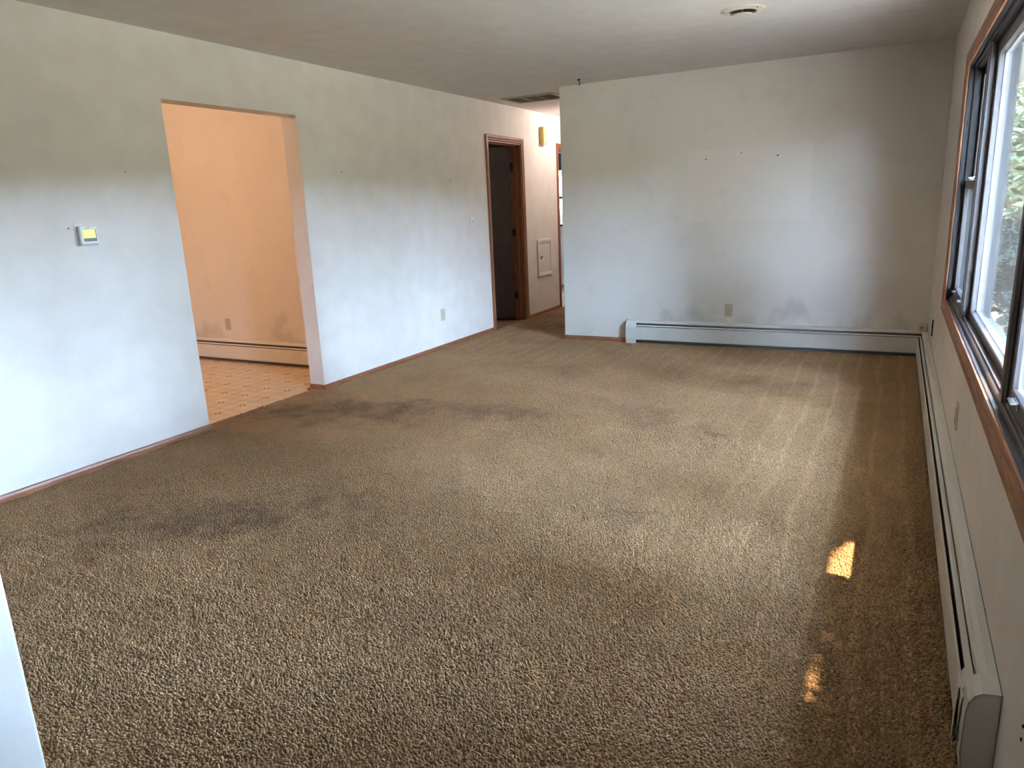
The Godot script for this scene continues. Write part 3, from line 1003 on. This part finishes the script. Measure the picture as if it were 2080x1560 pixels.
func build_heaters() -> void:
	# along the far wall, mitred into the one under the window
	var o := thing("baseboard_heater", "long white baseboard heater along the far wall", "heater", Vector3(1.655, 0, -D), "baseboard heaters")
	heater(o, Vector3.ZERO, Vector3(0, 0, 1), Vector3(1, 0, 0), W - 1.655, 0.0, -1.0, [1.02, 2.43], 0.10, 0.0)
	end_cap(o, Vector3.ZERO, Vector3(0, 0, 1), Vector3(1, 0, 0), 0.105, 0.0)
	var b := MB.new()
	b.sweep(strip(PackedVector2Array([Vector2(0.0700, 0.166), Vector2(0.0728, 0.160), Vector2(0.0748, 0.110), Vector2(0.0748, 0.046), Vector2(0.0718, 0.035)]), 0.0012), Vector3(2.43, 0, 0), Vector3(0, 0, 1), Vector3.UP, Vector3(1, 0, 0), W - 1.655 - 2.43 - 0.001, 0.0, -1.0)
	put("corner_cover", b, M.heater, o)
	# under the window
	o = thing("baseboard_heater", "long cream baseboard heater under the window, its near front panel bent loose", "heater", Vector3(W, 0, -D), "baseboard heaters")
	var length := D - 1.752
	heater(o, Vector3.ZERO, Vector3(-1, 0, 0), Vector3(0, 0, 1), length, 1.0, 0.0, [2.465, 3.50], 0.0, 0.12)
	end_cap(o, Vector3(0, 0, length), Vector3(-1, 0, 0), Vector3(0, 0, -1), 0.085, 0.007)
	# the bent end of the front panel, sprung away from the cap
	b = MB.new()
	var line := PackedVector2Array([Vector2(0.062, 0.1665), Vector2(0.068, 0.1655), Vector2(0.0715, 0.160), Vector2(0.0735, 0.110), Vector2(0.0735, 0.046), Vector2(0.0705, 0.036)])
	var steps := 6
	var rows: Array[PackedVector3Array] = []
	for i in steps + 1:
		var t := i / float(steps)
		var row := PackedVector3Array()
		for q in line:
			var low := clampf((0.17 - q.y) / 0.13, 0.0, 1.0)
			var push := 0.011 * t * low
			row.append(Vector3(-(q.x + push + 0.0016), q.y, length - 0.150 + t * (0.050 + 0.070 * low)))
		rows.append(row)
	for i in steps:
		for k in line.size() - 1:
			var hint := Vector3(-1, 0.2, 0)
			b.quad(rows[i][k], rows[i][k + 1], rows[i + 1][k + 1], rows[i + 1][k], hint)
			var inset := Vector3(0.0014, 0, 0)
			b.quad(rows[i][k] + inset, rows[i][k + 1] + inset, rows[i + 1][k + 1] + inset, rows[i + 1][k] + inset, -hint)
	put("bent_panel_end", b, M.heater, o)
	# slot cover piece across the top between hood and front at the near end
	b = MB.new()
	b.sweep(strip(PackedVector2Array([Vector2(0.050, 0.2075), Vector2(0.057, 0.196), Vector2(0.066, 0.176), Vector2(0.071, 0.162)]), 0.0014), Vector3(0, 0, length - 0.150), Vector3(-1, 0, 0), Vector3.UP, Vector3(0, 0, 1), 0.07)
	put("slot_cover", b, M.heater, o)
	# in the kitchen
	o = thing("baseboard_heater", "baseboard heater on the kitchen wall seen through the opening", "heater", Vector3(-3.4, 0, -4.85), "baseboard heaters")
	heater(o, Vector3(0, -0.010, 0), Vector3(0, 0, 1), Vector3(1, 0, 0), 3.24, 0.0, 0.0, [1.51], 0.0, 0.0)


# ---------------------------------------------------------------- small things on the walls and ceiling
func outlet(label: String, at: Vector3, n: Vector3, group := "") -> void:
	# duplex outlet: plate, two receptacles with slots, a screw; built facing +z
	var o := thing("wall_outlet", label, "outlet", at, group)
	o.basis = Basis(Vector3.UP.cross(n).normalized(), Vector3.UP, n)
	var b := MB.new()
	b.box(Vector3(-0.035, -0.058, 0), Vector3(0.035, 0.058, 0.006), 0.003)
	put("plate", b, M.ivory, o)
	for s in [-1.0, 1.0]:
		b = MB.new()
		b.box(Vector3(-0.0165, s * 0.0195 - 0.0145, 0.005), Vector3(0.0165, s * 0.0195 + 0.0145, 0.0085), 0.004)
		var r := put("receptacle", b, M.ivory, o)
		for q in [Vector3(-0.0075, 0.004, 0), Vector3(0.0075, 0.004, 0)]:
			b = MB.new()
			var c: Vector3 = q + Vector3(0, s * 0.0195, 0.0083)
			b.box(c - Vector3(0.0017, 0.0045, 0.001), c + Vector3(0.0017, 0.0045, 0.0006))
			put("slot", b, M.slot, r)
		b = MB.new()
		b.lathe(PackedVector2Array([Vector2(0.0026, 0), Vector2(0.0026, 0.0006), Vector2(0, 0.0006)]), Vector3(0, s * 0.0195 - 0.0075, 0.0083), Vector3(0, 0, 1), 10)
		put("ground_hole", b, M.slot, r)
	b = MB.new()
	b.lathe(PackedVector2Array([Vector2(0.003, 0), Vector2(0.0028, 0.001), Vector2(0, 0.0014)]), Vector3(0, 0, 0.006), Vector3(0, 0, 1), 10)
	put("screw", b, M.nail, o)


func nail(label: String, at: Vector3, n: Vector3, r: float, long: float, group: String) -> void:
	var b := MB.new()
	b.lathe(PackedVector2Array([Vector2(0, long), Vector2(r * 0.8, long), Vector2(r, long - 0.0012), Vector2(r * 0.6, long - 0.0025), Vector2(r * 0.5, -0.001)]), Vector3.ZERO, n, 10)
	var o := put("nail", b, M.nail)
	o.position = at
	tag(o, label, "nail", group)


func build_wall_things() -> void:
	outlet("ivory outlet low on the left wall nearest the hall door", Vector3(0, 0.335, -5.955), Vector3(1, 0, 0), "wall outlets")
	outlet("ivory outlet above the long heater on the far wall", Vector3(2.621, 0.341, -D), Vector3(0, 0, 1), "wall outlets")
	outlet("outlet above the kitchen heater in the warm lamplight", Vector3(-1.775, 0.352, -4.85), Vector3(0, 0, 1), "wall outlets")
	outlet("beige outlet seen edge-on under the window's casing", Vector3(W, 0.392, -3.52), Vector3(-1, 0, 0), "wall outlets")
	# small single outlet in the corner on the heater hood
	var o := thing("corner_outlet", "small square outlet in the far right corner on top of the heater", "outlet", Vector3(4.186, 0.2245, -6.665))
	o.rotation_degrees.y = -18.0
	var b := MB.new()
	b.box(Vector3(-0.032, 0, -0.02), Vector3(0.032, 0.056, 0.016), 0.004)
	put("plate", b, M.ivory, o)
	for q in [Vector3(-0.009, 0.034, 0), Vector3(0.008, 0.030, 0), Vector3(-0.008, 0.018, 0)]:
		b = MB.new()
		b.box(q + Vector3(-0.004, -0.005, 0.0155), q + Vector3(0.004, 0.005, 0.0166))
		put("slot", b, M.slot, o)
	# dark cord down the window wall beside it
	b = MB.new()
	b.tube(PackedVector3Array([Vector3(W - 0.003, 0.42, -6.02), Vector3(W - 0.005, 0.37, -6.012), Vector3(W - 0.004, 0.30, -6.0)]), PackedFloat32Array([0.0035, 0.005, 0.0035]), 8)
	tag(put("wire_stub", b, M.slot), "short dark wire on the window wall beside the far corner", "wire")
	# switch
	o = thing("light_switch", "white light switch on the left wall before the hall door", "switch", Vector3(0, 1.212, -6.616))
	b = MB.new()
	b.box(Vector3(0, -0.058, -0.036), Vector3(0.006, 0.058, 0.036), 0.003)
	put("plate", b, M.white_plastic, o)
	b = MB.new()
	b.sweep(PackedVector2Array([Vector2(0.005, -0.008), Vector2(0.0175, 0.004), Vector2(0.0165, 0.009), Vector2(0.005, 0.008)]), Vector3(0, 0, -0.0045), Vector3(1, 0, 0), Vector3(0, 1, 0), Vector3(0, 0, 1), 0.009)
	put("toggle", b, M.ivory, o)
	for y in [-0.03, 0.03]:
		b = MB.new()
		b.lathe(PackedVector2Array([Vector2(0.003, 0), Vector2(0.0026, 0.001), Vector2(0, 0.0012)]), Vector3(0.006, y, 0), Vector3(1, 0, 0), 10)
		put("screw", b, M.nail, o)
	# thermostat
	o = thing("thermostat", "white thermostat with a lit yellow-green display on the left wall", "thermostat", Vector3(0, 1.298, -2.478))
	b = MB.new()
	b.box(Vector3(0, -0.058, -0.058), Vector3(0.005, 0.060, 0.062), 0.004)
	put("wall_plate", b, M.white_plastic, o)
	b = MB.new()
	b.box(Vector3(0.004, -0.052, -0.052), Vector3(0.027, 0.050, 0.052), 0.007)
	var body := put("housing", b, M.white_plastic, o)
	b = MB.new()
	b.box(Vector3(0.0265, -0.034, -0.040), Vector3(0.0276, 0.030, 0.033), 0.0004)
	put("display_bezel", b, plain(Color(0.42, 0.43, 0.45), 0.3), body)
	var lcd := plain(Color(0.86, 0.92, 0.45), 0.35)
	lcd.emission_enabled = true
	lcd.emission = Color(0.88, 0.96, 0.42)
	lcd.emission_energy_multiplier = 0.42
	b = MB.new()
	b.box(Vector3(0.0275, -0.016, -0.036), Vector3(0.0282, 0.029, 0.0335), 0.0003)
	put("display_screen", b, lcd, body)
	b = MB.new()
	b.box(Vector3(0.0268, 0.037, -0.012), Vector3(0.0275, 0.0395, 0.012), 0.0002)
	put("maker_mark", b, plain(Color(0.5, 0.5, 0.52), 0.5), body)
	# ceiling diffuser: flange, hanging cone, dark throat and inner disc
	o = thing("round_vent", "round cream ceiling vent with a dark ring and an inner disc", "vent", Vector3(3.013, H, -4.86))
	b = MB.new()
	b.lathe(PackedVector2Array([Vector2(0.079, 0.004), Vector2(0.080, -0.010), Vector2(0.084, -0.013), Vector2(0.092, -0.012), Vector2(0.112, -0.008), Vector2(0.127, -0.005), Vector2(0.131, -0.002), Vector2(0.131, 0.0)]), Vector3.ZERO, Vector3.UP, 64)
	put("flange", b, M.vent, o)
	b = MB.new()
	b.lathe(PackedVector2Array([Vector2(0.0, 0.15), Vector2(0.079, 0.15), Vector2(0.079, 0.0)]), Vector3.ZERO, Vector3.UP, 48)
	put("throat", b, M.duct, o)
	b = MB.new()
	b.lathe(PackedVector2Array([Vector2(0.0, -0.034), Vector2(0.034, -0.033), Vector2(0.052, -0.029), Vector2(0.057, -0.024), Vector2(0.050, -0.021), Vector2(0.010, -0.018), Vector2(0.004, -0.010), Vector2(0.004, 0.05)]), Vector3.ZERO, Vector3.UP, 48)
	put("inner_disc", b, M.vent, o)
	for a in [0.6, 2.69, 4.79]:
		b = MB.new()
		b.lathe(PackedVector2Array([Vector2(0, -0.0125), Vector2(0.004, -0.011), Vector2(0.0045, -0.008)]), Vector3(cos(a) * 0.116, 0, sin(a) * 0.116), Vector3.UP, 10)
		put("screw", b, M.slot, o)
	# hook in the ceiling
	o = thing("ceiling_hook", "small black plant hook in the ceiling before the far wall", "hook", Vector3(1.29, H, -6.47))
	b = MB.new()
	b.lathe(PackedVector2Array([Vector2(0, -0.014), Vector2(0.006, -0.012), Vector2(0.012, -0.005), Vector2(0.014, 0.0)]), Vector3.ZERO, Vector3.UP, 16)
	put("rosette", b, M.iron, o)
	b = MB.new()
	var pts := PackedVector3Array([Vector3(0, -0.010, 0), Vector3(0.001, -0.022, 0)])
	for k in 9:
		var a := PI * 0.5 - k * PI * 1.35 / 8.0
		pts.append(Vector3(0.001 + 0.0 + 0.012 * cos(a) * 0.9, -0.036 + 0.012 * sin(a), 0))
	var radii := PackedFloat32Array()
	for k in pts.size():
		radii.append(0.0034)
	b.tube(pts, radii, 10)
	put("hook", b, M.iron, o)
	# nails and holes left by pictures
	var n := Vector3(0, 0, 1)
	nail("left nail of the three in a row on the far wall", Vector3(2.385, 1.684, -D), n, 0.0055, 0.012, "picture nails on the far wall")
	nail("middle and smallest nail of the three on the far wall", Vector3(2.690, 1.721, -D), n, 0.0045, 0.008, "picture nails on the far wall")
	nail("right nail of the three in a row on the far wall", Vector3(2.992, 1.679, -D), n, 0.0065, 0.014, "picture nails on the far wall")
	n = Vector3(1, 0, 0)
	nail("tiny nail in the left wall between thermostat and kitchen opening", Vector3(0, 1.637, -2.769), n, 0.0035, 0.006, "nails in the left wall")
	nail("tiny nail in the left wall just past the kitchen opening", Vector3(0, 1.671, -4.633), n, 0.0045, 0.008, "nails in the left wall")
	nail("tiny nail in the left wall nearest the hall door", Vector3(0, 1.622, -6.237), n, 0.005, 0.008, "nails in the left wall")
	nail("tiny nail beside the thermostat on the left wall", Vector3(0, 1.338, -2.385), n, 0.0035, 0.005, "nails in the left wall")
	nail("tiny nail in the kitchen wall seen through the opening", Vector3(-2.32, 1.58, -4.85), Vector3(0, 0, 1), 0.006, 0.008, "nails in the kitchen wall")
	n = Vector3(-1, 0, 0)
	nail("upper screw left in the window wall above the heater's near end", Vector3(W, 0.319, -1.519), n, 0.0045, 0.003, "screws above the heater's near end")
	nail("lower screw left in the window wall above the heater's near end", Vector3(W, 0.288, -1.520), n, 0.0045, 0.003, "screws above the heater's near end")


# ---------------------------------------------------------------- outside
func leaf_mesh(s: float) -> ArrayMesh:
	var b := MB.new()
	var a := Vector3(-s, 0, 0)
	var c := Vector3(s, 0, 0)
	var l := Vector3(-0.1 * s, 0.18 * s, 0.55 * s)
	var r := Vector3(-0.1 * s, 0.18 * s, -0.55 * s)
	b.tri(a, l, c, Vector3.UP)
	b.tri(a, r, c, Vector3.UP)
	return b.mesh()


func crown(parent: Node3D, spots: PackedVector3Array, s: float, leaf: Material) -> void:
	var mm := MultiMesh.new()
	mm.transform_format = MultiMesh.TRANSFORM_3D
	mm.use_colors = true
	mm.mesh = leaf_mesh(s)
	mm.instance_count = spots.size()
	for i in spots.size():
		var q := Basis.from_euler(Vector3(rng.randf_range(-0.9, 0.9), rng.randf() * TAU, rng.randf_range(-0.9, 0.9))).scaled(Vector3.ONE * rng.randf_range(0.7, 1.3))
		mm.set_instance_transform(i, Transform3D(q, spots[i]))
		var t := rng.randf_range(0.75, 1.3)
		mm.set_instance_color(i, Color(t * rng.randf_range(0.9, 1.2), t, t * rng.randf_range(0.7, 1.0)))
	var o := MultiMeshInstance3D.new()
	o.name = "foliage"
	o.multimesh = mm
	o.material_override = leaf
	o.set_meta("kind", "stuff")
	parent.add_child(o, true)


func tree(label: String, at: Vector3, height: float, radius: float, low: float, leaves: int, s: float, group := "", leaf: Material = null) -> void:
	var o := thing("tree", label, "tree", at, group)
	var b := MB.new()
	var lean := Vector3(rng.randf_range(-0.2, 0.2), 0, rng.randf_range(-0.2, 0.2))
	b.tube(PackedVector3Array([Vector3(0, -0.1, 0), Vector3(0, 0.4, 0), lean * 0.5 + Vector3(0, height * 0.4, 0), lean + Vector3(0, height * 0.75, 0)]), PackedFloat32Array([0.05 * height, 0.035 * height, 0.026 * height, 0.012 * height]), 10)
	for k in 5:
		var y := lerpf(low, height * 0.7, k / 5.0)
		var d := Vector3(cos(k * 2.4), 0.6, sin(k * 2.4)) * radius * 0.6
		b.tube(PackedVector3Array([lean * 0.6 + Vector3(0, y, 0), lean * 0.6 + Vector3(0, y, 0) + d]), PackedFloat32Array([0.014 * height, 0.006 * height]), 6)
	put("trunk", b, M.bark, o)
	var spots := PackedVector3Array()
	var f := FastNoiseLite.new()
	f.seed = rng.randi() % 1000
	f.frequency = 0.9 / radius
	while spots.size() < leaves:
		var p := Vector3(rng.randf_range(-1, 1), rng.randf_range(-1, 1), rng.randf_range(-1, 1))
		if p.length() > 1.0 or p.length() < 0.35:
			continue
		var q := Vector3(p.x * radius, lerpf(low, height, p.y * 0.5 + 0.5), p.z * radius)
		if f.get_noise_3dv(q * 2.0) < -0.2:
			continue
		spots.append(q)
	crown(o, spots, s, leaf if leaf else M.leaf)


func build_outside() -> void:
	var b := MB.new()
	b.box(Vector3(W + 0.15, -0.75, -70), Vector3(90, -0.45, 60))
	structure("ground", b, M.lawn, "dry lawn outside the window", "ground")
	b = MB.new()
	b.box(Vector3(W + 0.152, -0.45, -5.4), Vector3(8.2, -0.40, 4.0), 0.01)
	structure("patio", b, M.patio, "pale concrete patio outside under the window", "patio")
	# trees seen slantwise through the middle pane
	for k in 5:
		tree(["dark evergreen outside closing the view along the house wall, nearest to the wall", "dark evergreen outside, second from the house wall", "dark evergreen outside, third from the house wall", "dark evergreen outside, fourth from the house wall", "dark evergreen outside, farthest of the five from the house wall"][k], Vector3(5.2 + k * 1.25, -0.45, -18.0 - (k % 2) * 1.2), 7.5 + (k % 3) * 0.8, 1.25, 0.05, 5200, 0.10, "dark evergreens beyond the window", M.needle)
	tree("small tree with bright leaves outside, nearest to the house beyond the window", Vector3(5.75, -0.45, -13.0), 3.6, 1.0, 1.2, 2600, 0.07)
	tree("broad tree outside closing the view down the side of the house", Vector3(6.6, -0.45, -27.0), 6.5, 3.2, 0.5, 8000, 0.12)
	tree("tree outside far from the house, behind the patio", Vector3(10.5, -0.45, -30.0), 6.0, 2.6, 0.5, 6000, 0.12)
	# low shrubs along the foot of the house beyond the patio
	for k in 9:
		tree("low dark shrub of the bed along the house beyond the patio", Vector3(5.75 + (k % 2) * 0.8, -0.45, -6.2 - k * 1.25), rng.randf_range(0.95, 1.15), 0.85, 0.0, 2600, 0.055, "shrubs along the house", M.needle)
	# distant row across the lawn
	for k in 11:
		var z := -42.0 + k * 8.0 + rng.randf_range(-1.5, 1.5)
		tree("distant round tree of the row across the lawn", Vector3(44 + rng.randf_range(-2, 2), -0.45, z), rng.randf_range(5.0, 6.2), 4.6, 0.2, 3500, 0.30, "row of distant trees")
	for q in [[13.0, -16.0, 9.5, 3.3, 2.3, "tall shade tree outside beyond the far end of the window"], [32.0, -3.0, 17.0, 9.0, 4.2, "tallest shade tree outside straight across from the window"], [11.8, -6.8, 12.0, 2.5, 5.6, "high-crowned tree outside the far half of the window"], [11.8, -1.4, 12.5, 2.6, 5.6, "high-crowned tree outside the near half of the window"], [11.4, 6.2, 8.5, 3.4, 1.2, "low-crowned shade tree outside beyond the near end of the window"]]:
		tree(q[5], Vector3(q[0], -0.45, q[1]), q[2], q[3], q[4], 11000, 0.062 * q[3])
	for k in 8:
		tree("leafy bush of the row across the lawn in front of the distant trees", Vector3(21.0 + rng.randf_range(-0.8, 0.8), -0.45, -16.0 + k * 2.9), rng.randf_range(3.1, 3.7), 1.9, 0.1, 3000, 0.17, "row of bushes across the lawn")
	# shade tree whose branch hangs over the eave and breaks up the sun
	var o := thing("shade_tree", "shade tree outside whose branch hangs over the eave above the window", "tree", Vector3(8.6, -0.45, -0.5))
	b = MB.new()
	b.tube(PackedVector3Array([Vector3(0, -0.1, 0), Vector3(0, 1.0, 0), Vector3(-0.2, 3.6, 0), Vector3(-0.4, 6.0, 0.2)]), PackedFloat32Array([0.28, 0.2, 0.17, 0.1]), 12)
	b.tube(PackedVector3Array([Vector3(-0.2, 3.4, 0), Vector3(-1.4, 4.3, -1.0), Vector3(-2.4, 4.5, -3.0), Vector3(-2.8, 4.4, -5.0)]), PackedFloat32Array([0.1, 0.07, 0.045, 0.02]), 8)
	put("trunk", b, M.bark, o)
	var spots := PackedVector3Array()
	var gap := [PackedVector2Array([Vector2(3.86, -2.95), Vector2(3.75, -2.66), Vector2(3.75, -2.50), Vector2(3.89, -2.50), Vector2(3.89, -2.95)]), PackedVector2Array([Vector2(3.888, -2.36), Vector2(3.95, -2.36), Vector2(3.95, -3.66), Vector2(3.888, -3.66)]), PackedVector2Array([Vector2(3.79, -2.12), Vector2(3.79, -1.88), Vector2(3.83, -1.86), Vector2(3.83, -2.1)])]
	for k in 14000:
		var y := rng.randf_range(3.0, 4.6)
		var fx := rng.randf_range(3.66, 4.05)
		var z := rng.randf_range(-6.2, 0.6)
		var inside := false
		for g in gap:
			if Geometry2D.is_point_in_polygon(Vector2(fx, z), g):
				inside = true
		if inside:
			continue
		spots.append(Vector3(fx + SUN_RUN * y, y, z + SUN_SIDE * y) - o.position)
	crown(o, spots, 0.036, M.leaf)
